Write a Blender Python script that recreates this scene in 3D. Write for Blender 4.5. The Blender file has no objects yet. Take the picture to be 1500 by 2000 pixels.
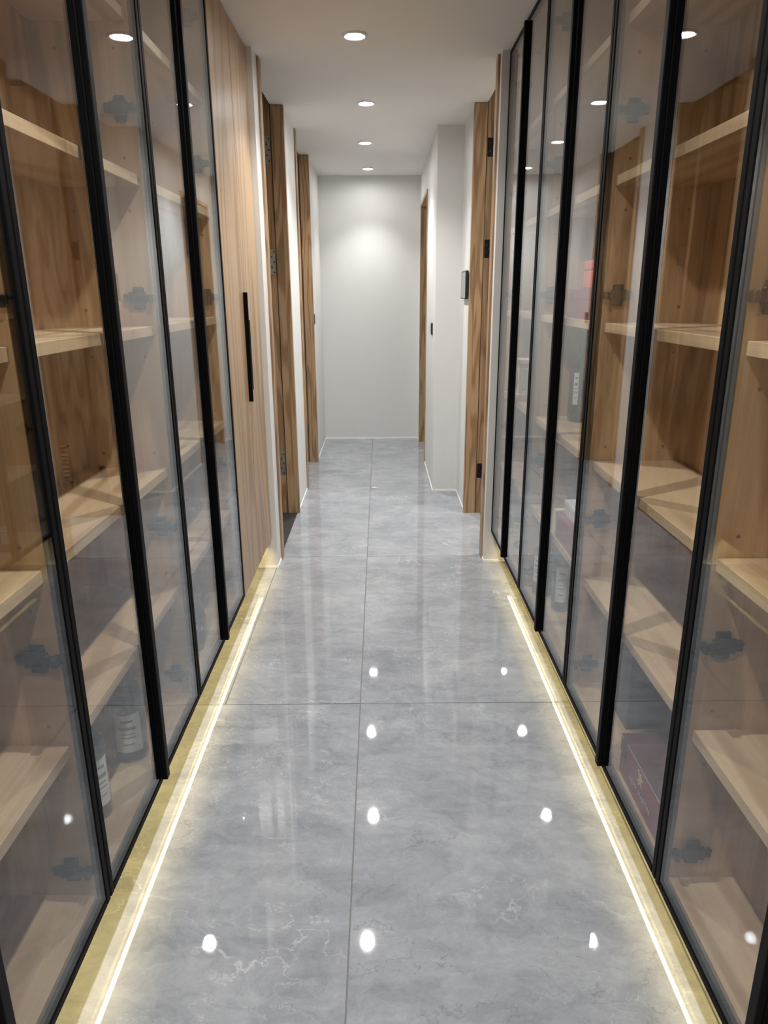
import bpy, bmesh, math, random
from mathutils import Vector, Matrix

random.seed(7)
scene = bpy.context.scene
C = scene.collection

# ---------------------------------------------------------------- camera
CAM_Z = 1.404
cam_d = bpy.data.cameras.new('camera')
cam_d.sensor_fit = 'VERTICAL'
cam_d.sensor_height = 36.0
cam_d.lens = 1394.56 / 2000.0 * 36.0
cam_d.clip_start = 0.02
cam = bpy.data.objects.new('camera', cam_d)
C.objects.link(cam)
PITCH, YAW, ROLL = 0.2961, 0.0044, -0.0058
fwd = Vector((math.sin(YAW) * math.cos(PITCH), math.cos(YAW) * math.cos(PITCH), -math.sin(PITCH)))
rgt = Vector((math.cos(YAW), -math.sin(YAW), 0.0))
upv = rgt.cross(fwd)
r2 = rgt * math.cos(ROLL) + upv * math.sin(ROLL)
u2 = upv * math.cos(ROLL) - rgt * math.sin(ROLL)
m3 = Matrix((r2, u2, -fwd)).transposed()
cam.matrix_world = Matrix.Translation((0, 0, CAM_Z)) @ m3.to_4x4()
scene.camera = cam

# ---------------------------------------------------------------- world, exposure
world = bpy.data.worlds.new('world')
scene.world = world
world.use_nodes = True
world.node_tree.nodes['Background'].inputs[0].default_value = (0.9, 0.92, 1.0, 1)
world.node_tree.nodes['Background'].inputs[1].default_value = 0.0
scene.view_settings.view_transform = 'Standard'
scene.view_settings.look = 'None'
scene.view_settings.gamma = 1.0
scene.view_settings.use_curve_mapping = False
scene.view_settings.exposure = 1.4
scene.cycles.max_bounces = 14
scene.cycles.diffuse_bounces = 6
scene.cycles.glossy_bounces = 8
scene.cycles.transparent_max_bounces = 40
scene.cycles.caustics_reflective = False
scene.cycles.caustics_refractive = False
scene.cycles.sample_clamp_indirect = 60.0

SPOT_W = 30.0          # each ceiling downlight
SPOT_COL = (1.0, 0.985, 0.965)
LED_STRENGTH = 16.0     # light strips below the cabinets
LED_COL = (1.0, 0.76, 0.31)

# ---------------------------------------------------------------- dimensions
H = 2.447
XL, XR = -0.582, 0.593           # front planes of the cabinet doors
WL, WR = -0.555, 0.560           # corridor walls beyond the cabinets
HB = 0.173                       # underside of the hung cabinets
BL, BR = -0.85, 0.885            # backs of the cabinets
YF = 7.165                       # end wall
PIER_L, PIER_R = 3.592, 3.662
YB = -1.3                        # wall behind

# ---------------------------------------------------------------- materials
def new_mat(name):
    m = bpy.data.materials.new(name)
    m.use_nodes = True
    nt = m.node_tree
    return m, nt, nt.nodes, nt.links, nt.nodes['Principled BSDF']

def plain(name, col, rough=0.5, metal=0.0, spec=0.5, bump=0.0, bscale=200.0, emit=None, estr=0.0, coat=0.0):
    m, nt, N, L, b = new_mat(name)
    b.inputs['Base Color'].default_value = (*col, 1)
    b.inputs['Roughness'].default_value = rough
    b.inputs['Metallic'].default_value = metal
    b.inputs['Specular IOR Level'].default_value = spec
    b.inputs['Coat Weight'].default_value = coat
    if emit:
        b.inputs['Emission Color'].default_value = (*emit, 1)
        b.inputs['Emission Strength'].default_value = estr
    tc = N.new('ShaderNodeTexCoord')
    no = N.new('ShaderNodeTexNoise')
    no.inputs['Scale'].default_value = bscale
    no.inputs['Detail'].default_value = 3
    L.new(tc.outputs['Object'], no.inputs['Vector'])
    # a slight unevenness of tone
    mx = N.new('ShaderNodeMix'); mx.data_type = 'RGBA'
    mx.inputs[6].default_value = (*[c * 0.97 for c in col], 1)
    mx.inputs[7].default_value = (*[min(1, c * 1.03) for c in col], 1)
    L.new(no.outputs['Fac'], mx.inputs[0])
    L.new(mx.outputs[2], b.inputs['Base Color'])
    if bump > 0:
        bp = N.new('ShaderNodeBump')
        bp.inputs['Strength'].default_value = bump
        bp.inputs['Distance'].default_value = 0.001
        L.new(no.outputs['Fac'], bp.inputs['Height'])
        L.new(bp.outputs[0], b.inputs['Normal'])
    return m

def wood(name, axis, light, dark, rough=0.42, ring=7.0, contrast=1.0, cross=5.0, along=0.5):
    """oak veneer; axis is the direction of the grain (object space)"""
    m, nt, N, L, b = new_mat(name)
    tc = N.new('ShaderNodeTexCoord')
    oi = N.new('ShaderNodeObjectInfo')
    off = N.new('ShaderNodeVectorMath'); off.operation = 'SCALE'
    off.inputs[0].default_value = (13.7, 29.3, 41.1)
    L.new(oi.outputs['Random'], off.inputs['Scale'])
    add = N.new('ShaderNodeVectorMath'); add.operation = 'ADD'
    L.new(tc.outputs['Object'], add.inputs[0]); L.new(off.outputs[0], add.inputs[1])
    def mapped(cross, along):
        mp = N.new('ShaderNodeMapping')
        s = [cross] * 3
        s[axis] = along
        mp.inputs['Scale'].default_value = s
        L.new(add.outputs[0], mp.inputs['Vector'])
        return mp
    # growth rings: contour lines of a long soft noise give cathedral figures
    mp1 = mapped(cross, along)
    n1 = N.new('ShaderNodeTexNoise'); n1.inputs['Scale'].default_value = 1.0
    n1.inputs['Detail'].default_value = 1.6; n1.inputs['Roughness'].default_value = 0.35
    L.new(mp1.outputs[0], n1.inputs['Vector'])
    mul = N.new('ShaderNodeMath'); mul.operation = 'MULTIPLY'; mul.inputs[1].default_value = ring * 6.28
    L.new(n1.outputs['Fac'], mul.inputs[0])
    sn = N.new('ShaderNodeMath'); sn.operation = 'SINE'
    L.new(mul.outputs[0], sn.inputs[0])
    mr = N.new('ShaderNodeMapRange')
    mr.inputs['From Min'].default_value = -0.2; mr.inputs['From Max'].default_value = 1.0
    L.new(sn.outputs[0], mr.inputs['Value'])
    # fine straight pores
    mp2 = mapped(420.0, 5.0)
    n2 = N.new('ShaderNodeTexNoise'); n2.inputs['Scale'].default_value = 1.0; n2.inputs['Detail'].default_value = 2
    L.new(mp2.outputs[0], n2.inputs['Vector'])
    mp3 = mapped(60.0, 0.9)
    n3 = N.new('ShaderNodeTexNoise'); n3.inputs['Scale'].default_value = 1.0; n3.inputs['Detail'].default_value = 3
    L.new(mp3.outputs[0], n3.inputs['Vector'])
    a1 = N.new('ShaderNodeMath'); a1.operation = 'MULTIPLY_ADD'
    a1.inputs[1].default_value = 0.62 * contrast; a1.inputs[2].default_value = 0.0
    L.new(mr.outputs[0], a1.inputs[0])
    a2 = N.new('ShaderNodeMath'); a2.operation = 'MULTIPLY_ADD'; a2.inputs[1].default_value = 0.42 * contrast
    L.new(n3.outputs['Fac'], a2.inputs[0]); L.new(a1.outputs[0], a2.inputs[2])
    a3 = N.new('ShaderNodeMath'); a3.operation = 'MULTIPLY_ADD'; a3.inputs[1].default_value = 0.45 * contrast
    L.new(n2.outputs['Fac'], a3.inputs[0]); L.new(a2.outputs[0], a3.inputs[2])
    cr = N.new('ShaderNodeValToRGB')
    cr.color_ramp.elements[0].position = 0.25; cr.color_ramp.elements[0].color = (*light, 1)
    cr.color_ramp.elements[1].position = 0.95; cr.color_ramp.elements[1].color = (*dark, 1)
    L.new(a3.outputs[0], cr.inputs[0])
    L.new(cr.outputs[0], b.inputs['Base Color'])
    b.inputs['Roughness'].default_value = rough
    bp = N.new('ShaderNodeBump'); bp.inputs['Strength'].default_value = 0.12; bp.inputs['Distance'].default_value = 0.0006
    bp.invert = True
    L.new(a3.outputs[0], bp.inputs['Height']); L.new(bp.outputs[0], b.inputs['Normal'])
    return m

def marble(name, base, cloud, vein, dark, rough):
    m, nt, N, L, b = new_mat(name)
    tc = N.new('ShaderNodeTexCoord')
    oi = N.new('ShaderNodeObjectInfo')
    off = N.new('ShaderNodeVectorMath'); off.operation = 'SCALE'; off.inputs[0].default_value = (31.0, 17.0, 7.0)
    L.new(oi.outputs['Random'], off.inputs['Scale'])
    add = N.new('ShaderNodeVectorMath'); add.operation = 'ADD'
    L.new(tc.outputs['Object'], add.inputs[0]); L.new(off.outputs[0], add.inputs[1])
    mp = N.new('ShaderNodeMapping'); mp.inputs['Rotation'].default_value = (0, 0, 0.6)
    mp.inputs['Scale'].default_value = (1.0, 1.35, 1.0)
    L.new(add.outputs[0], mp.inputs['Vector'])
    # warp
    w = N.new('ShaderNodeTexNoise'); w.inputs['Scale'].default_value = 2.2; w.inputs['Detail'].default_value = 6
    w.inputs['Roughness'].default_value = 0.6
    L.new(mp.outputs[0], w.inputs['Vector'])
    ws = N.new('ShaderNodeVectorMath'); ws.operation = 'SCALE'; ws.inputs['Scale'].default_value = 0.55
    L.new(w.outputs['Color'], ws.inputs[0])
    wv = N.new('ShaderNodeVectorMath'); wv.operation = 'ADD'
    L.new(mp.outputs[0], wv.inputs[0]); L.new(ws.outputs[0], wv.inputs[1])
    n1 = N.new('ShaderNodeTexNoise'); n1.inputs['Scale'].default_value = 4.2; n1.inputs['Detail'].default_value = 14
    n1.inputs['Roughness'].default_value = 0.76
    L.new(wv.outputs[0], n1.inputs['Vector'])
    # long brushed streaks across the slab
    mps = N.new('ShaderNodeMapping'); mps.inputs['Scale'].default_value = (3.0, 16.0, 3.0); mps.inputs['Rotation'].default_value = (0, 0, -0.35)
    L.new(add.outputs[0], mps.inputs['Vector'])
    n1b = N.new('ShaderNodeTexNoise'); n1b.inputs['Scale'].default_value = 1.0; n1b.inputs['Detail'].default_value = 8
    n1b.inputs['Roughness'].default_value = 0.65; n1b.inputs['Distortion'].default_value = 0.8
    L.new(mps.outputs[0], n1b.inputs['Vector'])
    mxf = N.new('ShaderNodeMath'); mxf.operation = 'MULTIPLY_ADD'; mxf.inputs[1].default_value = 0.22
    sc1 = N.new('ShaderNodeMath'); sc1.operation = 'MULTIPLY'; sc1.inputs[1].default_value = 0.78
    L.new(n1.outputs['Fac'], sc1.inputs[0]); L.new(n1b.outputs['Fac'], mxf.inputs[0]); L.new(sc1.outputs[0], mxf.inputs[2])
    c1 = N.new('ShaderNodeValToRGB')
    c1.color_ramp.elements[0].position = 0.385; c1.color_ramp.elements[0].color = (*base, 1)
    c1.color_ramp.elements[1].position = 0.625; c1.color_ramp.elements[1].color = (*cloud, 1)
    L.new(mxf.outputs[0], c1.inputs[0])
    def vein_fac(scale, width, seed, gate_lo, gate_hi, detail=5):
        o = N.new('ShaderNodeVectorMath'); o.operation = 'ADD'; o.inputs[1].default_value = seed
        L.new(wv.outputs[0], o.inputs[0])
        n = N.new('ShaderNodeTexNoise'); n.inputs['Scale'].default_value = scale; n.inputs['Detail'].default_value = detail
        n.inputs['Roughness'].default_value = 0.45
        L.new(o.outputs[0], n.inputs['Vector'])
        s = N.new('ShaderNodeMath'); s.operation = 'SUBTRACT'; s.inputs[1].default_value = 0.5
        L.new(n.outputs['Fac'], s.inputs[0])
        ab = N.new('ShaderNodeMath'); ab.operation = 'ABSOLUTE'; L.new(s.outputs[0], ab.inputs[0])
        mr = N.new('ShaderNodeMapRange'); mr.inputs['From Min'].default_value = 0.0; mr.inputs['From Max'].default_value = width
        mr.inputs['To Min'].default_value = 1.0; mr.inputs['To Max'].default_value = 0.0
        L.new(ab.outputs[0], mr.inputs['Value'])
        g = N.new('ShaderNodeTexNoise'); g.inputs['Scale'].default_value = 1.7; g.inputs['Detail'].default_value = 3
        o2 = N.new('ShaderNodeVectorMath'); o2.operation = 'ADD'; o2.inputs[1].default_value = (seed[1], seed[2], seed[0])
        L.new(mp.outputs[0], o2.inputs[0]); L.new(o2.outputs[0], g.inputs['Vector'])
        gr = N.new('ShaderNodeMapRange'); gr.inputs['From Min'].default_value = gate_lo; gr.inputs['From Max'].default_value = gate_hi
        L.new(g.outputs['Fac'], gr.inputs['Value'])
        mu = N.new('ShaderNodeMath'); mu.operation = 'MULTIPLY'
        L.new(mr.outputs[0], mu.inputs[0]); L.new(gr.outputs[0], mu.inputs[1])
        return mu
    def mixin(prev, fac, col, amount):
        k = N.new('ShaderNodeMath'); k.operation = 'MULTIPLY'; k.inputs[1].default_value = amount
        L.new(fac.outputs[0], k.inputs[0])
        mx = N.new('ShaderNodeMix'); mx.data_type = 'RGBA'
        L.new(k.outputs[0], mx.inputs[0]); L.new(prev, mx.inputs[6]); mx.inputs[7].default_value = (*col, 1)
        return mx.outputs[2]
    col = c1.outputs[0]
    col = mixin(col, vein_fac(1.1, 0.0035, (3, 8, 1), 0.46, 0.62), vein, 0.55)
    col = mixin(col, vein_fac(2.4, 0.0040, (11, 2, 5), 0.47, 0.62), vein, 0.42)
    col = mixin(col, vein_fac(5.2, 0.0060, (21, 5, 9), 0.50, 0.66), vein, 0.30)
    col = mixin(col, vein_fac(8.5, 0.0085, (5, 15, 25), 0.48, 0.62), vein, 0.34)
    col = mixin(col, vein_fac(3.3, 0.0060, (7, 19, 3), 0.50, 0.66), dark, 0.45)
    col = mixin(col, vein_fac(7.5, 0.0085, (2, 31, 13), 0.49, 0.63), dark, 0.50)
    L.new(col, b.inputs['Base Color'])
    b.inputs['Roughness'].default_value = rough
    b.inputs['Specular IOR Level'].default_value = 0.5
    b.inputs['IOR'].default_value = 1.52
    return m

def glass(name, tint, ior=1.52):
    """clear cabinet glass: Fresnel reflection over straight-through transmission, one reflection at each face"""
    m = bpy.data.materials.new(name); m.use_nodes = True
    nt = m.node_tree; N = nt.nodes; L = nt.links
    N.clear()
    out = N.new('ShaderNodeOutputMaterial')
    mix = N.new('ShaderNodeMixShader'); tr = N.new('ShaderNodeBsdfTransparent'); gl = N.new('ShaderNodeBsdfGlossy')
    tr.inputs[0].default_value = (*tint, 1)
    gl.inputs['Roughness'].default_value = 0.0
    gl.inputs[0].default_value = (0.96, 0.98, 1.0, 1)
    ge = N.new('ShaderNodeNewGeometry')
    dt = N.new('ShaderNodeVectorMath'); dt.operation = 'DOT_PRODUCT'
    L.new(ge.outputs['Normal'], dt.inputs[0]); L.new(ge.outputs['Incoming'], dt.inputs[1])
    ab = N.new('ShaderNodeMath'); ab.operation = 'ABSOLUTE'; L.new(dt.outputs['Value'], ab.inputs[0])
    om = N.new('ShaderNodeMath'); om.operation = 'SUBTRACT'; om.inputs[0].default_value = 1.0; L.new(ab.outputs[0], om.inputs[1])
    pw = N.new('ShaderNodeMath'); pw.operation = 'POWER'; pw.inputs[1].default_value = 5.0; L.new(om.outputs[0], pw.inputs[0])
    r0 = ((ior - 1) / (ior + 1)) ** 2
    ma = N.new('ShaderNodeMath'); ma.operation = 'MULTIPLY_ADD'; ma.inputs[1].default_value = 1 - r0; ma.inputs[2].default_value = r0
    L.new(pw.outputs[0], ma.inputs[0])
    L.new(ma.outputs[0], mix.inputs[0]); L.new(tr.outputs[0], mix.inputs[1]); L.new(gl.outputs[0], mix.inputs[2])
    L.new(mix.outputs[0], out.inputs['Surface'])
    return m

OAK_L, OAK_D = (0.60, 0.385, 0.21), (0.37, 0.21, 0.095)
M = {}
M['oak_v'] = wood('oak_upright_grain', 2, OAK_L, OAK_D)
M['oak_h'] = wood('oak_lengthwise_grain', 1, (0.62, 0.44, 0.28), (0.41, 0.265, 0.15))
M['oak_door'] = wood('oak_veneer_door', 2, (0.53, 0.37, 0.225), (0.36, 0.23, 0.125), rough=0.38)
M['oak_jamb'] = wood('oak_door_frame', 2, (0.44, 0.29, 0.16), (0.25, 0.145, 0.07), ring=6.0, cross=13.0, along=1.3)
M['oak_x'] = wood('oak_cross_grain', 0, (0.44, 0.29, 0.16), (0.25, 0.145, 0.07), ring=6.0, cross=13.0, along=1.3)
M['tile'] = marble('polished_grey_marble_tile', (0.225, 0.240, 0.268), (0.375, 0.392, 0.412), (0.62, 0.62, 0.63), (0.13, 0.13, 0.15), 0.03)
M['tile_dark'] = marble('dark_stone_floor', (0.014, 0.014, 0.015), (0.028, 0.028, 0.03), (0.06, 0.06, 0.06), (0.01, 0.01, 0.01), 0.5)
M['grout'] = plain('grey_grout', (0.17, 0.165, 0.16), 0.8, bump=0.3)
M['wall'] = plain('white_wall_paint', (0.715, 0.715, 0.70), 0.55, bump=0.15, bscale=350)
M['ceil'] = plain('white_ceiling_paint', (0.80, 0.785, 0.755), 0.75, bump=0.1, bscale=300)
M['white'] = plain('white_gloss_trim', (0.88, 0.88, 0.86), 0.35)
M['black'] = plain('black_anodised_aluminium', (0.0025, 0.0025, 0.003), 0.45, spec=0.10)
M['frame'] = plain('dark_anodised_frame', (0.004, 0.004, 0.0045), 0.5, spec=0.06)
M['hinge'] = plain('dark_hinge_metal', (0.006, 0.006, 0.006), 0.35, spec=0.2)
M['glass'] = glass('clear_cabinet_glass', (0.97, 0.985, 0.98))
M['steel'] = plain('brushed_steel', (0.42, 0.40, 0.37), 0.38, metal=1.0)
M['hole'] = plain('dark_screw_recess', (0.02, 0.018, 0.016), 0.6)
M['gasket'] = plain('black_door_seal', (0.012, 0.010, 0.010), 0.7)
M['trimw'] = plain('white_lamp_trim', (0.85, 0.85, 0.85), 0.4)
M['baffle'] = plain('silver_reflector', (0.75, 0.75, 0.75), 0.3, metal=0.8)
M['lens'] = plain('lit_lamp_lens', (0.9, 0.9, 0.9), 0.4, emit=(1.0, 0.98, 0.95), estr=120.0)
M['led'] = plain('lit_led_diffuser', (0.9, 0.85, 0.7), 0.4, emit=LED_COL, estr=LED_STRENGTH)
M['laminate'] = plain('cream_laminate', (0.72, 0.66, 0.54), 0.45)
M['alu'] = plain('aluminium_profile', (0.35, 0.35, 0.35), 0.5)
M['cap'] = plain('brown_screw_cap', (0.22, 0.12, 0.07), 0.35)
M['screen'] = plain('grey_screen', (0.23, 0.24, 0.25), 0.25)
M['plastic_black'] = plain('black_plastic', (0.012, 0.012, 0.013), 0.4)
M['burgundy'] = plain('burgundy_card', (0.22, 0.025, 0.045), 0.5)
M['burgundy_top'] = plain('dark_burgundy_card', (0.085, 0.025, 0.03), 0.5)
M['gold'] = plain('gold_foil', (0.75, 0.50, 0.16), 0.35, metal=0.6)
M['orange'] = plain('coral_red_card', (0.62, 0.085, 0.05), 0.5)
M['cream'] = plain('cream_card', (0.70, 0.62, 0.46), 0.5)
M['palegreen'] = plain('pale_green_card', (0.36, 0.46, 0.28), 0.5)
M['rose'] = plain('dusty_rose_card', (0.48, 0.26, 0.20), 0.5)
M['bottle'] = plain('dark_bottle_glass', (0.010, 0.014, 0.010), 0.06, spec=0.6)
M['glaze'] = plain('dark_glazed_pottery', (0.016, 0.012, 0.011), 0.12, spec=0.6)
M['label'] = plain('white_paper_label', (0.72, 0.72, 0.70), 0.7)
M['foil'] = plain('dark_foil_cap', (0.05, 0.03, 0.03), 0.3, metal=0.5)
M['navy'] = plain('charcoal_card', (0.018, 0.022, 0.028), 0.5)
M['whitecard'] = plain('white_card', (0.70, 0.70, 0.68), 0.5)
M['print'] = plain('grey_print', (0.16, 0.16, 0.17), 0.7)
M['silver_print'] = plain('pale_foil_print', (0.50, 0.40, 0.36), 0.45)

# ---------------------------------------------------------------- helpers
WORLD = {}
CACHE = {}

def wpos(o):
    return WORLD[o.name]

def link(name, mesh, loc, parent=None):
    o = bpy.data.objects.new(name, mesh)
    C.objects.link(o)
    loc = Vector(loc)
    WORLD[o.name] = loc
    if parent is not None:
        o.parent = parent
        o.location = loc - wpos(parent)
    else:
        o.location = loc
    return o

def empty(name, loc, label=None, cat=None, group=None, kind=None, parent=None):
    o = link(name, None, loc, parent)
    o.empty_display_size = 0.05
    return tag(o, label, cat, group, kind)

def tag(o, label=None, cat=None, group=None, kind=None):
    if label: o['label'] = label
    if cat: o['category'] = cat
    if group: o['group'] = group
    if kind: o['kind'] = kind
    return o

def finish(bm, name, mat, smooth=False):
    me = bpy.data.meshes.new(name)
    bmesh.ops.recalc_face_normals(bm, faces=bm.faces)
    bm.to_mesh(me); bm.free()
    for mm in (mat if isinstance(mat, (list, tuple)) else [mat]):
        me.materials.append(mm)
    if smooth:
        for p in me.polygons: p.use_smooth = True
    return me

def add_box(bm, lo, hi, bevel=0.0, seg=1):
    c = [(a + b) / 2 for a, b in zip(lo, hi)]
    s = [abs(b - a) for a, b in zip(lo, hi)]
    g = bmesh.ops.create_cube(bm, size=1.0)
    bmesh.ops.scale(bm, vec=s, verts=g['verts'])
    bmesh.ops.translate(bm, vec=c, verts=g['verts'])
    if bevel > 0:
        es = list({e for v in g['verts'] for e in v.link_edges})
        bmesh.ops.bevel(bm, geom=es, offset=bevel, segments=seg, affect='EDGES', profile=0.5)

def box(name, lo, hi, mat, parent=None, bevel=0.0, seg=1):
    """one box-shaped piece, its origin in its middle; equal pieces share mesh data"""
    lo2 = [min(a, b) for a, b in zip(lo, hi)]; hi2 = [max(a, b) for a, b in zip(lo, hi)]
    s = [round(b - a, 5) for a, b in zip(lo2, hi2)]
    c = [(a + b) / 2 for a, b in zip(lo2, hi2)]
    key = (tuple(s), bevel, seg, M[mat].name)
    me = CACHE.get(key)
    if me is None:
        bm = bmesh.new()
        add_box(bm, [-v / 2 for v in s], [v / 2 for v in s], bevel, seg)
        me = finish(bm, name, M[mat])
        CACHE[key] = me
    return link(name, me, c, parent)

def multi(name, boxes, mat, parent=None, origin=None, bevel=0.0):
    """several touching boxes as one mesh (an L-shaped wall, a frame)"""
    lo = [min(min(b[0][i], b[1][i]) for b in boxes) for i in range(3)]
    hi = [max(max(b[0][i], b[1][i]) for b in boxes) for i in range(3)]
    o = Vector(origin) if origin else Vector([(a + b) / 2 for a, b in zip(lo, hi)])
    bm = bmesh.new()
    for b in boxes:
        l = [min(p, q) for p, q in zip(b[0], b[1])]; h = [max(p, q) for p, q in zip(b[0], b[1])]
        add_box(bm, Vector(l) - o, Vector(h) - o, bevel)
    return link(name, finish(bm, name, M[mat]), o, parent)

def lathe_mesh(name, prof, mat, n=28):
    bm = bmesh.new()
    rings = []
    for r, z in prof:
        if r < 1e-5:
            rings.append([bm.verts.new((0, 0, z))])
        else:
            rings.append([bm.verts.new((r * math.cos(2 * math.pi * k / n), r * math.sin(2 * math.pi * k / n), z)) for k in range(n)])
    for a, b in zip(rings[:-1], rings[1:]):
        for k in range(n):
            k2 = (k + 1) % n
            if len(a) == 1 and len(b) == 1: continue
            if len(a) == 1: bm.faces.new((a[0], b[k], b[k2]))
            elif len(b) == 1: bm.faces.new((a[k], a[k2], b[0]))
            else: bm.faces.new((a[k], a[k2], b[k2], b[k]))
    return finish(bm, name, mat, smooth=True)

def patch_mesh(name, r, z0, z1, a0, a1, mat, n=14, t=0.0006):
    """curved paper label standing just off a round body"""
    bm = bmesh.new()
    vs = []
    for k in range(n + 1):
        a = a0 + (a1 - a0) * k / n
        row = []
        for rr, z in ((r, z0), (r, z1), (r + t, z1), (r + t, z0)):
            row.append(bm.verts.new((rr * math.cos(a), rr * math.sin(a), z)))
        vs.append(row)
    for a, b in zip(vs[:-1], vs[1:]):
        for i in range(4):
            j = (i + 1) % 4
            bm.faces.new((a[i], b[i], b[j], a[j]))
    bm.faces.new(vs[0]); bm.faces.new(vs[-1])
    return finish(bm, name, mat)

def poly_prism(name, pts, t, mat):
    """flat outline in the local YZ plane with a thickness along x"""
    bm = bmesh.new()
    a = [bm.verts.new((0, y, z)) for y, z in pts]
    b = [bm.verts.new((t, y, z)) for y, z in pts]
    bm.faces.new(a); bm.faces.new(list(reversed(b)))
    for i in range(len(pts)):
        j = (i + 1) % len(pts)
        bm.faces.new((a[i], a[j], b[j], b[i]))
    return finish(bm, name, mat)

# ================================================================ SETTING
# ---- floor: porcelain tiles 1.5 x 0.75 on a grout bed
floor = box('floor', (-1.75, YB, -0.06), (1.95, YF + 0.1, -0.0025), 'grout')
tag(floor, 'polished light grey marble tile floor running down the corridor', kind='structure')
TX = -0.079
G = 0.0015
xs = [TX - 1.5, TX - 0.75, TX, TX + 0.75, TX + 1.5, TX + 2.25]
ys = [-2.25, -0.75, 0.75, 2.25, 3.75, 5.25, 6.75, 8.25]
for j in range(len(ys) - 1):
    y0, y1 = max(ys[j], YB), min(ys[j + 1], YF)
    for i in range(len(xs) - 1):
        x0, x1 = xs[i], xs[i + 1]
        pieces = [(x0, x1, y0, y1)]
        out = []
        for (a, b, c, d) in pieces:
            a = max(a, -1.75); b = min(b, 1.95)
            # the dark floor of the side room replaces the tiles beyond the left doorway
            if a < -0.562 and d > 3.70 and c < 5.0:
                if b > -0.562: out.append((-0.562, b, c, d))
                if c < 3.70: out.append((a, min(b, -0.562), c, 3.70))
                if d > 5.0: out.append((a, min(b, -0.562), 5.0, d))
            else:
                out.append((a, b, c, d))
        for (a, b, c, d) in out:
            if b - a < 0.01 or d - c < 0.01: continue
            tl = box('tile', (a + G, c + G, -0.010), (b - G, d - G, 0.0), 'tile', floor, bevel=0.0007)
            if j == 2: tl.rotation_euler = (0.0, 0.0013, 0.0)        # laid a hair out of level
sf = box('floor_side_room', (-1.75, 3.70 + G, -0.010), (-0.562 - G, 5.0 - G, -0.001), 'tile_dark')
tag(sf, 'dark stone floor inside the first doorway on the left', kind='structure')

# ---- ceiling; it ends just inside the doorways, the side rooms are a little higher
HR = H + 0.12
ceil = multi('ceiling', [((-1.0, YB, H), (1.0, 3.60, H + 0.08)), ((-0.555 - 0.066, 3.60, H), (0.560 + 0.066, YF + 0.1, H + 0.08))], 'ceil')
tag(ceil, 'flat white ceiling with a row of recessed downlights', kind='structure')
cr_ = multi('ceiling_side_rooms', [((-1.75, 3.45, HR), (-0.555 - 0.060, YF + 0.1, HR + 0.06)), ((0.560 + 0.060, 3.35, HR), (1.95, YF + 0.1, HR + 0.06))], 'ceil')
tag(cr_, 'higher white ceilings of the rooms behind the doorways', kind='structure')

# ---- walls
DL1 = (3.782, 4.594)       # left doorway near
DL2 = (5.260, 6.126)       # left doorway far
DR1 = (3.776, 4.566)       # right doorway
DR2 = (6.100, 6.980)       # right far opening
PIL = 0.385                # wall face of the thickened right wall
PILY = 5.130
T = 0.15
wl = multi('wall_left', [
    ((BL - 0.10, YB, 0), (BL - 0.002, PIER_L, H)),
    ((BL - 0.10, PIER_L, 0), (WL, DL1[0] - 0.02, HR)),
    ((WL - T, DL1[1] + 0.02, 0), (WL, DL2[0] - 0.02, HR)),
    ((WL - T, DL2[1] + 0.02, 0), (WL, YF, HR))], 'wall')
tag(wl, 'white painted wall on the left between the doorways', kind='structure')
wr = multi('wall_right', [
    ((BR + 0.002, YB, 0), (BR + 0.10, PIER_R, H)),
    ((WR, PIER_R, 0), (BR + 0.10, DR1[0] - 0.02, HR)),
    ((WR, DR1[1] + 0.02, 0), (WR + T, PILY, HR)),
    ((PIL, PILY, 0), (WR + T, DR2[0] - 0.012, HR)),
    ((PIL, DR2[0] - 0.012, 2.173), (PIL + 0.26, DR2[1] + 0.012, HR)),
    ((PIL, DR2[1] + 0.012, 0), (PIL + T, YF, HR))], 'wall')
tag(wr, 'white painted wall on the right with a projecting pier', kind='structure')
we = box('wall_end', (-1.75, YF, 0), (1.95, YF + 0.1, HR), 'wall')
tag(we, 'plain white end wall closing the corridor', kind='structure')
wb = box('wall_behind', (-1.0, YB - 0.1, 0), (1.0, YB, H), 'wall')
tag(wb, 'white wall closing the corridor behind the viewer', kind='structure')
# shells of the side rooms seen through the doorways
wrl = multi('wall_room_left', [
    ((-1.75, 3.55, 0), (-1.65, YF, HR)), ((-1.65, 3.55, 0), (BL - 0.10, 3.65, HR)),
    ((-1.65, 5.0, 0), (WL - T, 5.08, HR)), ], 'wall')
tag(wrl, 'inner walls of the unlit rooms behind the left doorways', kind='structure')
wrr = multi('wall_room_right', [
    ((1.85, 3.45, 0), (1.95, YF, HR)), ((BR + 0.10, 3.45, 0), (1.85, 3.55, HR)),
    ((WR + T, 5.0, 0), (1.85, 5.08, HR)), ], 'wall')
tag(wrr, 'inner walls of the rooms behind the right doorways', kind='structure')
# returns beside the nearest cabinets, towards the viewer's back
for nm, a, b, w in (('wall_left_return', BL, XL, 0.425), ('wall_right_return', BR, XR, 0.447)):
    o = box(nm, (a, YB, 0), (b, w - 0.004, H), 'wall')
    tag(o, 'white wall beside the viewer on the %s' % ('left' if a < 0 else 'right'), kind='structure')

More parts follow.
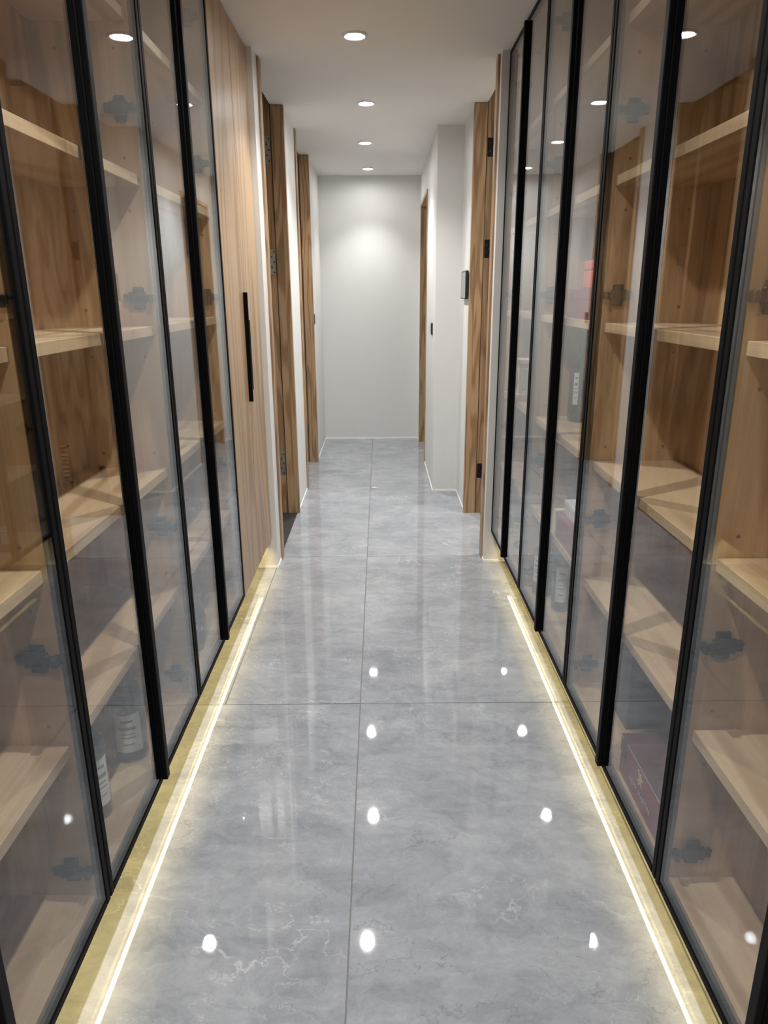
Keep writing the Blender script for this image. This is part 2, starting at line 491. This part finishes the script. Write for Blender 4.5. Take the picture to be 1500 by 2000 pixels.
# ---- thin white base strips
def base(name, lo, hi, label):
    tag(box(name, lo, hi, 'white'), label, kind='structure')
BH, BT = 0.012, 0.004
bl = multi('baseboard_left', [
    ((BL, PIER_L - BT, 0), (WL + BT, PIER_L, BH)), ((WL, PIER_L, 0), (WL + BT, DL1[0] - 0.067, BH)),
    ((WL, DL1[1] + 0.042, 0), (WL + BT, DL2[0] - 0.067, BH)), ((WL, DL2[1] + 0.042, 0), (WL + BT, YF, BH))], 'white')
tag(bl, 'thin white base strip along the left wall', kind='structure')
br = multi('baseboard_right', [
    ((WR - BT, PIER_R - BT, 0), (BR, PIER_R, BH)), ((WR - BT, PIER_R, 0), (WR, DR1[0] - 0.067, BH)),
    ((WR - BT, DR1[1] + 0.042, 0), (WR, PILY, BH)), ((PIL - BT, PILY - BT, 0), (WR, PILY, BH)),
    ((PIL - BT, PILY, 0), (PIL, DR2[0] - 0.03, BH)), ((PIL - BT, DR2[1] + 0.03, 0), (PIL, YF, BH))], 'white')
tag(br, 'thin white base strip along the right wall', kind='structure')
be = box('baseboard_end', (WL + BT, YF - BT, 0), (PIL - BT, YF, BH), 'white')
tag(be, 'thin white base strip along the end wall', kind='structure')

# ---- full-height door frames
def hinge_plate(parent, x0, x1, y, z0, z1, mat):
    """butt hinge leaf let into the jamb face that looks at the viewer, with five dark screws"""
    h = box('hinge', (x0, y - 0.0025, z0), (x1, y + 0.001, z1), mat, parent, bevel=0.001)
    w = x1 - x0
    for k in range(5):
        cx = x0 + w * (0.75 if k % 2 == 0 else 0.38)
        cz = z0 + (z1 - z0) * (0.1 + 0.2 * k)
        key = ('screw', mat)
        me = CACHE.get(key)
        if me is None:
            bm = bmesh.new()
            bmesh.ops.create_cone(bm, cap_ends=True, segments=10, radius1=0.0048, radius2=0.0048, depth=0.0012)
            bmesh.ops.rotate(bm, verts=bm.verts, cent=(0, 0, 0), matrix=Matrix.Rotation(math.pi / 2, 3, 'X'))
            me = finish(bm, 'screw', M['hole']); CACHE[key] = me
        link('screw', me, (cx, y - 0.0028, cz), h)

def door_frame(name, s, wx, y0, y1, label, leaf=None, hinges=None, hmat='steel', casing=0.066):
    """s: -1 left wall, +1 right wall; the leaf opens into the room, hinged on the far jamb"""
    e = empty(name, (wx, (y0 + y1) / 2, 0), label, kind='structure')
    X = lambda d: wx + s * d           # d grows into the wall
    zt = 2.444
    zr = HR - 0.03
    # corridor casings
    box('casing', (X(-0.010), y0 - casing, 0), (X(0.02), y0, zt), 'oak_jamb', e, bevel=0.001)
    box('casing', (X(-0.009), y1, 0), (X(0.02), y1 + 0.040, zt), 'oak_jamb', e, bevel=0.001)
    # near jamb
    box('jamb', (X(0.02), y0 - 0.02, 0), (X(T), y0, zr), 'oak_jamb', e)
    # far jamb: stop, black seal, rebate that carries the hinges
    box('jamb', (X(0.02), y1, 0), (X(0.066), y1 + 0.03, zt), 'oak_jamb', e)
    box('seal', (X(0.066), y1 + 0.004, 0), (X(0.071), y1 + 0.03, zr), 'gasket', e)
    box('rebate', (X(0.071), y1 + 0.008, 0), (X(T), y1 + 0.03, zr), 'oak_jamb', e)
    # head behind the seal line
    box('head', (X(0.068), y0, zr), (X(T), y1, HR - 0.002), 'oak_h', e)
    for z0, z1 in hinges or []:
        hinge_plate(e, min(X(0.074), X(0.112)), max(X(0.074), X(0.112)), y1 + 0.008, z0, z1, hmat)
    if leaf:
        lf = box('door_leaf', (X(T - 0.03), y1 - 0.034, 0.008), (X(T - 0.03 + (y1 - y0)), y1 + 0.004, zr - 0.006), 'oak_jamb', e, bevel=0.0015)
        return e, lf
    return e, None

d1, leaf1 = door_frame('door_1', -1, WL, *DL1, 'full-height oak door frame with steel hinges, nearest on the left', True,
                       [(2.137, 2.287), (1.520, 1.668), (0.262, 0.418)], 'steel')
d2, _ = door_frame('door_2', -1, WL, *DL2, 'second full-height oak door frame on the left, near the end wall', True, None)
d3, leaf3 = door_frame('door_3', 1, WR, *DR1, 'full-height oak door frame with black hinges on the right', True,
                       [(2.166, 2.266), (1.610, 1.714), (0.240, 0.338)], 'hinge')
# louvred vent low in the right-hand door leaf
vy = DR1[1] - 0.034
fr = multi('vent_frame', [((0.838, vy - 0.006, 0.235), (0.850, vy + 0.002, 0.485)), ((0.946, vy - 0.006, 0.235), (0.958, vy + 0.002, 0.485)),
                          ((0.838, vy - 0.006, 0.235), (0.958, vy + 0.002, 0.247)), ((0.838, vy - 0.006, 0.473), (0.958, vy + 0.002, 0.485))], 'oak_v', leaf3)
for k in range(8):
    box('vent_slat', (0.850, vy - 0.005, 0.252 + k * 0.0275), (0.946, vy + 0.001, 0.268 + k * 0.0275), 'oak_h', leaf3)

# far opening on the right: lined in oak, no leaf in view
d4 = empty('door_4', (PIL, (DR2[0] + DR2[1]) / 2, 0), 'oak-lined doorway low under the ceiling at the far right', kind='structure')
for ya, yb in ((DR2[0] - 0.012, DR2[0]), (DR2[1], DR2[1] + 0.012)):
    box('lining', (PIL, ya, 0), (PIL + T, yb, 2.161), 'oak_jamb', d4)
box('head_lining', (PIL, DR2[0] - 0.012, 2.161), (PIL + T, DR2[1] + 0.012, 2.173), 'oak_h', d4)
box('casing', (PIL - 0.006, DR2[0] - 0.03, 0), (PIL, DR2[0], 2.19), 'oak_jamb', d4)
box('casing', (PIL - 0.006, DR2[1], 0), (PIL, DR2[1] + 0.03, 2.19), 'oak_jamb', d4)
box('head_casing', (PIL - 0.006, DR2[0], 2.161), (PIL, DR2[1], 2.19), 'oak_h', d4)

# ================================================================ DOWNLIGHTS
def downlight(x, y, label, watt=SPOT_W, z=H, group='recessed ceiling downlights', cone=124):
    e = empty('downlight', (x, y, z - 0.006), label, 'downlight', group)
    k = 'dl'
    if k not in CACHE:
        CACHE[k] = (lathe_mesh('trim_ring', [(0.040, 0.0055), (0.040, -0.001), (0.044, -0.003), (0.054, -0.001), (0.056, 0.0055)], M['trimw'], 40),
                    lathe_mesh('reflector', [(0.0405, 0.0050), (0.0400, 0.0006), (0.0325, 0.0026), (0.0325, 0.0050)], M['baffle'], 40),
                    lathe_mesh('lens', [(0.0, 0.0016), (0.026, 0.0018), (0.0320, 0.0026), (0.0320, 0.0045), (0.0, 0.0045)], M['lens'], 40))
    a, b, c = CACHE[k]
    link('trim_ring', a, (x, y, z - 0.006), e)
    link('reflector', b, (x, y, z - 0.006), e)
    link('lens', c, (x, y, z - 0.006), e)
    ld = bpy.data.lights.new('downlight_beam', 'SPOT')
    ld.energy = watt
    ld.color = SPOT_COL
    ld.spot_size = math.radians(cone)
    ld.spot_blend = 1.0
    ld.shadow_soft_size = 0.024
    lo = bpy.data.objects.new('downlight_beam', ld)
    C.objects.link(lo); lo.parent = e
    lo.location = (0, 0, -0.027)
    return e

downlight(-0.096, 3.452, 'nearest and largest lit downlight in view on the ceiling')
downlight(-0.068, 4.563, 'second lit ceiling downlight from the viewer')
downlight(-0.095, 5.669, 'third lit ceiling downlight from the viewer')
downlight(-0.092, 6.772, 'farthest lit ceiling downlight, close to the end wall', watt=SPOT_W * 0.62, cone=98)
downlight(-0.090, 2.345, 'ceiling downlight out of the frame above the middle of the glass cabinets')
downlight(-0.090, 1.240, 'ceiling downlight overhead between the nearest glass cabinets')
downlight(-0.090, 0.135, 'ceiling downlight directly above the viewer')
downlight(1.250, 3.95, 'ceiling downlight in the room behind the right doorway', watt=26.0, group=None)

# ================================================================ CABINETS
SHELVES = [2.065, 1.697, 1.325, 0.932, 0.565]
SH_T = 0.025
HINGE_Z = [2.30, 1.850, 1.397, 0.755, 0.270]

def hinge_mesh(side, near):
    """concealed cabinet hinge: cross-shaped plate on the side panel, arm reaching to the door frame.
    local origin on the side panel face, at the door's back plane; +d into the cabinet is side*x"""
    key = ('hinge', side, near)
    if key in CACHE: return CACHE[key]
    s = side
    yy = (lambda v: v) if near else (lambda v: -v)    # distance off the panel face
    bm = bmesh.new()
    def b(d0, d1, y0, y1, z0, z1, bev=0.0015):
        l = [min(s * d0, s * d1), min(yy(y0), yy(y1)), z0]; h = [max(s * d0, s * d1), max(yy(y0), yy(y1)), z1]
        add_box(bm, l, h, bev)
    b(0.026, 0.056, 0.0, 0.009, -0.029, 0.029, 0.003)        # plate wings
    b(0.018, 0.066, 0.006, 0.016, -0.015, 0.016, 0.003)      # body
    b(0.060, 0.080, 0.003, 0.014, -0.011, 0.012, 0.003)      # rear clip
    b(0.004, 0.030, 0.008, 0.018, -0.009, 0.009, 0.002)      # arm
    b(-0.002, 0.010, 0.004, 0.026, -0.010, 0.010, 0.002)     # cup link on the frame
    me = finish(bm, 'hinge', M['hinge'])
    CACHE[key] = me
    return me

def cap_mesh():
    if 'cap' not in CACHE:
        bm = bmesh.new()
        bmesh.ops.create_cone(bm, cap_ends=True, segments=12, radius1=0.0042, radius2=0.0034, depth=0.0016)
        bmesh.ops.rotate(bm, verts=bm.verts, cent=(0, 0, 0), matrix=Matrix.Rotation(math.pi / 2, 3, 'X'))
        CACHE['cap'] = finish(bm, 'screw_cap', M['cap'])
    return CACHE['cap']

def glass_door(cab, s, fx, ya, yb, meeting, hinge_side_face, near_hinge, handle):
    """black aluminium frame with a flush pane; meeting: y end ('a' or 'b') that carries the wide stile"""
    X = lambda d: fx + s * d
    z0, z1 = HB, H - 0.006
    fw = 0.019
    D = 0.020
    wa = wb = fw
    c = Vector((X(D / 2), (ya + yb) / 2, (z0 + z1) / 2))
    fr = multi('door', [
        ((X(0), ya, z0), (X(D), ya + wa, z1)), ((X(0), yb - wb, z0), (X(D), yb, z1)),
        ((X(0), ya + wa, z0), (X(D), yb - wb, z0 + fw)), ((X(0), ya + wa, z1 - fw), (X(D), yb - wb, z1))], 'frame', cab, origin=c, bevel=0.0022)
    fr['label'] = 'black-framed glass cabinet door'
    box('glass_pane', (X(0.002), ya + wa - 0.004, z0 + fw - 0.004), (X(0.006), yb - wb + 0.004, z1 - fw + 0.004), 'glass', fr)
    for hz in HINGE_Z:
        link('hinge', hinge_mesh(s, near_hinge), (X(0.020), hinge_side_face, hz), fr)
    if handle:
        h = box('handle', (X(-0.0135), yb - 0.0170, 0.179), (X(0.0), yb + 0.0060, 2.432), 'black', fr, bevel=0.0022, seg=2)
        h['label'] = 'full-height black handle profile'
    return fr

def cabinet(s, fx, back, a, b, label, false_back=None):
    X = lambda d: fx + s * d
    D = abs(back - fx)
    cab = empty('display_cabinet', (fx + s * D / 2, (a + b) / 2, HB), label, 'cabinet', 'glass display cabinets on both sides of the corridor')
    top = H - 0.004
    d0 = 0.022
    t = 0.018
    pan = []
    for y0, y1 in ((a + 0.0006, a + t), (b - t, b - 0.0006)):
        pan.append(box('side_panel', (X(d0), y0, HB), (X(D), y1, top), 'oak_v', cab))
    box('back_panel', (X(D - 0.009), a + t, HB + 0.026), (X(D), b - t, top - 0.018), 'oak_v', cab)
    box('top_panel', (X(d0), a + t, top - 0.018), (X(D), b - t, top), 'oak_h', cab)
    box('bottom_panel', (X(d0), a + t, HB + 0.0025), (X(D), b - t, 0.199), 'oak_h', cab)
    box('underside', (X(d0), a + t, HB), (X(D), b - t, HB + 0.0025), 'laminate', cab)
    if false_back:
        box('service_panel', (false_back, a + t, 0.199), (false_back + s * 0.012, b - t, SHELVES[-1] - SH_T), 'oak_v', cab)
    for z in SHELVES:
        box('shelf', (X(0.030), a + t, z - SH_T), (X(D - 0.009), b - t, z), 'oak_h', cab, bevel=0.001)
        for (yy, p) in ((a + t + 0.0006, pan[0]), (b - t - 0.0006, pan[1])):
            for dz in (0.042, -0.082):
                link('screw_cap', cap_mesh(), (X(0.064), yy, z + dz), p)
                link('screw_cap', cap_mesh(), (X(D - 0.06), yy, z + dz), p)
    mid = (a + b) / 2
    glass_door(cab, s, fx, a + 0.0015, mid - 0.0015, 'b', a + t, True, True)
    glass_door(cab, s, fx, mid + 0.0015, b - 0.0015, '', b - t, False, False)
    return cab

LU = [0.425, 1.223, 2.020, 2.815]
RU = [0.447, 1.257, 2.065, 2.868, 3.655]
llab = ['glass-fronted oak cabinet at the left edge of the photo',
        'left glass-fronted oak cabinet holding white-labelled wine bottles on its bottom board',
        'left glass-fronted oak cabinet next to the plain oak wardrobe']
for i in range(3):
    cabinet(-1, XL, BL, LU[i], LU[i + 1], llab[i])
rlab = ['glass-fronted oak cabinet at the right edge of the photo',
        'right glass-fronted oak cabinet holding the burgundy gift box at the bottom',
        'right glass-fronted oak cabinet with red boxes on its middle shelf',
        'farthest right glass-fronted oak cabinet, beside the doorway']
for i in range(4):
    cabinet(1, XR, BR, RU[i], RU[i + 1], rlab[i], false_back=0.757 if i == 0 else None)

# plain oak wardrobe at the far end of the left row
wd = empty('oak_wardrobe', ((XL + BL) / 2, (2.815 + PIER_L) / 2, HB), 'plain light oak wardrobe with two flat doors and slim black handles', 'wardrobe')
ya, yb, ym = 2.817, PIER_L - 0.003, 3.200
box('body', (BL, ya, HB), (XL - 0.021, yb, H - 0.004), 'oak_v', wd)
da = box('door', (XL - 0.020, ya, HB), (XL, ym - 0.0020, H - 0.004), 'oak_door', wd, bevel=0.0008)
db = box('door', (XL - 0.020, ym + 0.0020, HB), (XL, yb, H - 0.004), 'oak_door', wd, bevel=0.0008)
box('handle', (XL, ym - 0.016, 0.950), (XL + 0.018, ym - 0.006, 1.415), 'black', da, bevel=0.001)
box('handle', (XL, ym + 0.006, 1.00), (XL + 0.018, ym + 0.016, 1.30), 'black', db, bevel=0.001)

# light strips let into the undersides of the two rows
def led(x, y0, y1, label):
    e = empty('led_strip', (x, (y0 + y1) / 2, HB - 0.008), label, 'light strip', 'light strips under the cabinets')
    multi('channel', [((x - 0.0135, y0, HB - 0.0022), (x + 0.0135, y1, HB - 0.0003)),
                      ((x - 0.0135, y0, HB - 0.0200), (x - 0.0120, y1, HB - 0.0022)),
                      ((x + 0.0120, y0, HB - 0.0200), (x + 0.0135, y1, HB - 0.0022))], 'alu', e)
    box('diffuser', (x - 0.0050, y0 + 0.004, HB - 0.0045), (x + 0.0050, y1 - 0.004, HB - 0.0022), 'led', e)
led(-0.648, 0.44, 3.578, 'warm light strip under the left row of cabinets')
led(0.688, 0.46, 3.578, 'warm light strip under the right row of cabinets')

# ================================================================ WALL FITTINGS
ic = empty('video_intercom', (WR, 4.79, 1.455), 'grey-screened black video intercom on the right wall past the doorway', 'intercom')
box('wall_mount', (WR - 0.006, 4.70, 1.40), (WR, 4.88, 1.51), 'plastic_black', ic)
hs = box('housing', (WR - 0.024, 4.66, 1.372), (WR - 0.006, 4.92, 1.542), 'plastic_black', ic, bevel=0.002)
box('screen', (WR - 0.0250, 4.668, 1.380), (WR - 0.0240, 4.912, 1.534), 'screen', hs)

def switch(name, x, s, y, z, label):
    e = empty(name, (x, y, z), label, 'switch')
    box('plate', (x, y - 0.043, z - 0.043), (x - s * 0.009, y + 0.043, z + 0.043), 'plastic_black', e, bevel=0.0015)
    box('rocker', (x - s * 0.009, y - 0.032, z - 0.032), (x - s * 0.0115, y + 0.032, z + 0.032), 'plastic_black', e, bevel=0.0008)
switch('light_switch', PIL, 1, 5.38, 1.160, 'black light switch on the projecting right wall')
switch('light_switch', WL, -1, 6.22, 1.205, 'black light switch on the left wall beside the second door frame')

# ================================================================ CABINET CONTENTS
def bottle(loc, r, h, label, face, mat='bottle', group='bottles in the cabinets', lab=(0.10, 0.42), neck=0.30, arc=1.15, labmat='label', seed=0):
    """round bottle: body (own glass), foil cap, paper label with print; face: direction the label faces"""
    e = empty('bottle', loc, label, 'bottle', group)
    p = [(0, 0.004), (r * 0.75, 0.0), (r * 0.97, 0.004), (r, 0.012), (r, h * 0.58), (r * 0.93, h * 0.64), (r * 0.65, h * 0.70), (r * neck * 1.15, h * 0.755),
         (r * neck, h * 0.80), (r * neck, h * 0.985), (0, h * 0.985)]
    link('body', lathe_mesh('body', p, M[mat]), loc, e)
    rn = r * neck
    link('cap', lathe_mesh('cap', [(rn + 0.0003, h * 0.84), (rn + 0.0012, h * 0.845), (rn + 0.0012, h * 0.98), (rn * 0.9, h), (0, h)], M['foil'], 20), loc, e)
    lb = link('label', patch_mesh('label', r + 0.0003, h * lab[0], h * lab[1], face - arc, face + arc, M[labmat]), loc, e)
    for q, (za, zb, w) in enumerate(((0.80, 0.86, 0.55), (0.60, 0.68, 0.75), (0.48, 0.51, 0.6), (0.38, 0.41, 0.7), (0.2, 0.23, 0.5))):
        hh = h * (lab[1] - lab[0])
        link('print', patch_mesh('print', r + 0.001, h * lab[0] + hh * za, h * lab[0] + hh * zb, face - arc * w * 0.8, face + arc * w * 0.8, M['print'], 8, 0.0003), loc, lb)
    return e

ZB = 0.1992
# left cabinets
bottle((-0.688, 1.690, ZB), 0.045, 0.34, 'dark wine bottle with large white label at the bottom of a left cabinet', -math.pi * 0.42, lab=(0.10, 0.43), arc=0.8)
bottle((-0.700, 1.455, ZB), 0.040, 0.33, 'nearest dark bottle on the left, partly hidden by the door frame', -math.pi * 0.15, lab=(0.12, 0.5), arc=0.5)

def gourd(loc, r, h, label, gold=True):
    e = empty('ceramic_flask', loc, label, 'flask', 'dark ceramic flasks in the left cabinet')
    p = [(0, 0.0), (r * 0.62, 0.0), (r * 0.70, h * 0.03), (r * 0.95, h * 0.20), (r, h * 0.32), (r * 0.92, h * 0.46), (r * 0.66, h * 0.60), (r * 0.36, h * 0.70),
         (r * 0.24, h * 0.76), (r * 0.22, h * 0.90), (r * 0.30, h * 0.915), (r * 0.30, h * 0.93)]
    link('body', lathe_mesh('body', p + [(0, h * 0.93)], M['glaze'], 32), loc, e)
    link('stopper', lathe_mesh('stopper', [(0, h * 0.93), (r * 0.26, h * 0.93), (r * 0.28, h * 0.97), (r * 0.2, h), (0, h)], M['foil'], 20), loc, e)
    if gold:
        for k in range(7):
            a = -1.6 + 0.42 * k
            link('painted_motif', patch_mesh('painted_motif', r + 0.0008, h * (0.27 + 0.03 * (k % 2)), h * (0.33 + 0.03 * (k % 2)), a, a + 0.16, M['silver_print'], 4, 0.0004), loc, e)
    return e
gourd((-0.664, 2.300, ZB), 0.045, 0.31, 'dark glazed flask with pale painted motifs at the bottom of the left cabinet')
gourd((-0.690, 2.150, ZB), 0.042, 0.28, 'plain dark glazed flask half hidden behind the left door frame', gold=False)

# right cabinets: gift box with gold emblem and lettering
gb = empty('gift_box', (0.68, 1.435, ZB), 'burgundy gift box with gold archer emblem and lettering in the bottom right cabinet', 'gift box', 'boxes in the right cabinets')
box('base', (0.623, 1.310, ZB), (0.745, 1.600, 0.262), 'burgundy', gb, bevel=0.001)
lid = box('lid', (0.6215, 1.3085, 0.2625), (0.7465, 1.6015, 0.310), 'burgundy', gb, bevel=0.0012)
box('lid_top', (0.6215, 1.3085, 0.3102), (0.7465, 1.6015, 0.3112), 'burgundy_top', lid)
box('edge_line', (0.6208, 1.3085, 0.3075), (0.6214, 1.6015, 0.3095), 'silver_print', lid)
# emblem: a rearing figure drawing a bow, as a flat gold outline (local y runs away from the viewer)
emb = [(-.014, .020), (-.006, .012), (.000, .016), (.003, .022), (.006, .018), (.004, .011), (.012, .006), (.019, .010), (.015, .002), (.008, .000),
       (.010, -.008), (.018, -.014), (.012, -.016), (.004, -.011), (-.002, -.012), (-.006, -.020), (-.010, -.020), (-.008, -.010), (-.016, -.013), (-.019, -.009),
       (-.010, -.004), (-.006, .002), (-.012, .008), (-.020, .016)]
link('emblem', poly_prism('emblem', [(-y, z) for y, z in emb], -0.0005, M['gold']), (0.6213, 1.457, 0.278), lid)
def text_mesh(body, size, mat):
    cu = bpy.data.curves.new('lettering', 'FONT')
    cu.body = body; cu.size = size; cu.align_x = 'CENTER'; cu.align_y = 'CENTER'; cu.extrude = 0.0002; cu.space_character = 1.1
    tmp = bpy.data.objects.new('tmp_lettering', cu); C.objects.link(tmp)
    dg = bpy.context.evaluated_depsgraph_get()
    me = bpy.data.meshes.new_from_object(tmp.evaluated_get(dg))
    bpy.data.objects.remove(tmp); bpy.data.curves.remove(cu)
    me.materials.clear(); me.materials.append(mat)
    # letters upright on a face that looks along -x: text runs along -y
    me.transform(Matrix(((0, 0, -1, 0), (-1, 0, 0, 0), (0, 1, 0, 0), (0, 0, 0, 1))))
    return me
link('lettering', text_mesh('RÉMY MARTIN', 0.0195, M['silver_print']), (0.6224, 1.457, 0.236), gb)
rb = multi('ribbon', [((0.6195, 1.555, 0.262), (0.6210, 1.580, 0.311)), ((0.6195, 1.555, 0.3112), (0.7480, 1.580, 0.3124))], 'burgundy_top', gb)

dk = empty('carton', (0.75, 1.84, ZB), 'tall charcoal carton standing behind the burgundy gift box', 'carton', 'boxes in the right cabinets')
box('body', (0.700, 1.782, ZB), (0.800, 1.900, 0.510), 'navy', dk, bevel=0.001)
box('lid', (0.6985, 1.7805, 0.4995), (0.8015, 1.9015, 0.525), 'navy', dk, bevel=0.001)

# red boxes on the middle shelf
rbx = empty('red_box', (0.72, 2.40, SHELVES[2] + 0.0002), 'wide burgundy box on the middle shelf of a right cabinet', 'box', 'boxes in the right cabinets')
box('base', (0.640, 2.150, SHELVES[2] + 0.0002), (0.800, 2.535, 1.385), 'burgundy', rbx, bevel=0.001)
box('lid', (0.6385, 2.1485, 1.3852), (0.8015, 2.5365, 1.417), 'burgundy', rbx, bevel=0.001)
box('badge', (0.6390, 2.222, 1.333), (0.6398, 2.262, 1.362), 'burgundy_top', rbx)
ob = empty('coral_box', (0.72, 2.27, 1.4175), 'coral red box lying on top of the wide burgundy box', 'box', 'boxes in the right cabinets')
box('base', (0.645, 2.160, 1.4175), (0.790, 2.372, 1.470), 'orange', ob, bevel=0.004, seg=2)
box('lid', (0.6435, 2.1585, 1.4702), (0.7915, 2.3735, 1.500), 'orange', ob, bevel=0.006, seg=3)

bottle((0.765, 2.735, SHELVES[3] + 0.0002), 0.045, 0.34, 'tall dark bottle with narrow white label under the red boxes', -math.pi * 0.72, lab=(0.2, 0.55), arc=0.22, neck=0.34)

# ornamental cream and green tin in the far right cabinet
tn = empty('ornamental_tin', (0.680, 3.330, SHELVES[3] + 0.0002), 'cream and green ornamental tin with stepped foot in the far right cabinet', 'tin')
z = SHELVES[3] + 0.0002
def tier(name, w, z0, z1, mat, par, bev=0.003):
    return box(name, (0.680 - w, 3.330 - w, z0), (0.680 + w, 3.330 + w, z1), mat, par, bevel=bev)
tier('foot', 0.056, z, z + 0.018, 'rose', tn)
tier('foot', 0.052, z + 0.0185, z + 0.032, 'cream', tn)
bd = tier('body', 0.047, z + 0.0325, z + 0.150, 'cream', tn)
tier('collar', 0.051, z + 0.1505, z + 0.166, 'rose', tn)
tier('lid', 0.056, z + 0.1665, z + 0.186, 'cream', tn)
for (yy) in (3.330 - 0.0480,):
    box('side_panel', (0.645, yy, z + 0.045), (0.715, yy + 0.001, z + 0.140), 'palegreen', bd)
ov = lathe_mesh('oval_panel', [(0.0, 0.0), (0.024, 0.0), (0.024, 0.0012), (0.0, 0.0012)], M['rose'], 28)
o = link('oval_panel', ov, (0.6325, 3.330, z + 0.092), bd)
o.rotation_euler = (0, -math.pi / 2, 0); o.scale = (1.7, 1, 1)

# lower right shelves
lb_ = empty('red_box', (0.70, 2.29, SHELVES[4] + 0.0002), 'long burgundy box on the low shelf of a right cabinet', 'box', 'boxes in the right cabinets')
z = SHELVES[4] + 0.0002
box('base', (0.628, 2.100, z), (0.760, 2.440, z + 0.055), 'burgundy', lb_, bevel=0.001)
box('lid', (0.6265, 2.0985, z + 0.0552), (0.7615, 2.4415, z + 0.093), 'burgundy', lb_, bevel=0.001)
wc = empty('white_box', (0.70, 2.40, z + 0.0935), 'small white box on top of the long burgundy box', 'box', 'boxes in the right cabinets')
box('base', (0.650, 2.260, z + 0.0935), (0.745, 2.420, z + 0.125), 'whitecard', wc, bevel=0.001)
box('lid', (0.6490, 2.2590, z + 0.1252), (0.7460, 2.4210, z + 0.142), 'whitecard', wc, bevel=0.001)
cb = empty('cream_box', (0.68, 2.49, z), 'small cream box beside the long burgundy box', 'box', 'boxes in the right cabinets')
box('base', (0.640, 2.452, z), (0.730, 2.520, z + 0.060), 'cream', cb, bevel=0.001)
box('lid', (0.6390, 2.4510, z + 0.0602), (0.7310, 2.5210, z + 0.080), 'cream', cb, bevel=0.001)
bottle((0.715, 2.620, ZB), 0.040, 0.33, 'dark bottle with tall white label at the bottom of a right cabinet', -math.pi * 0.6, lab=(0.12, 0.56), arc=0.55)
bottle((0.672, 2.765, ZB), 0.040, 0.30, 'dark bottle with white label right beside the cabinet partition', -math.pi * 0.75, lab=(0.2, 0.58), arc=0.6)
bottle((0.690, 3.340, ZB), 0.038, 0.30, 'dark bottle at the bottom of the farthest right cabinet', -math.pi * 0.75, lab=(0.15, 0.45), arc=0.5, labmat='cream')
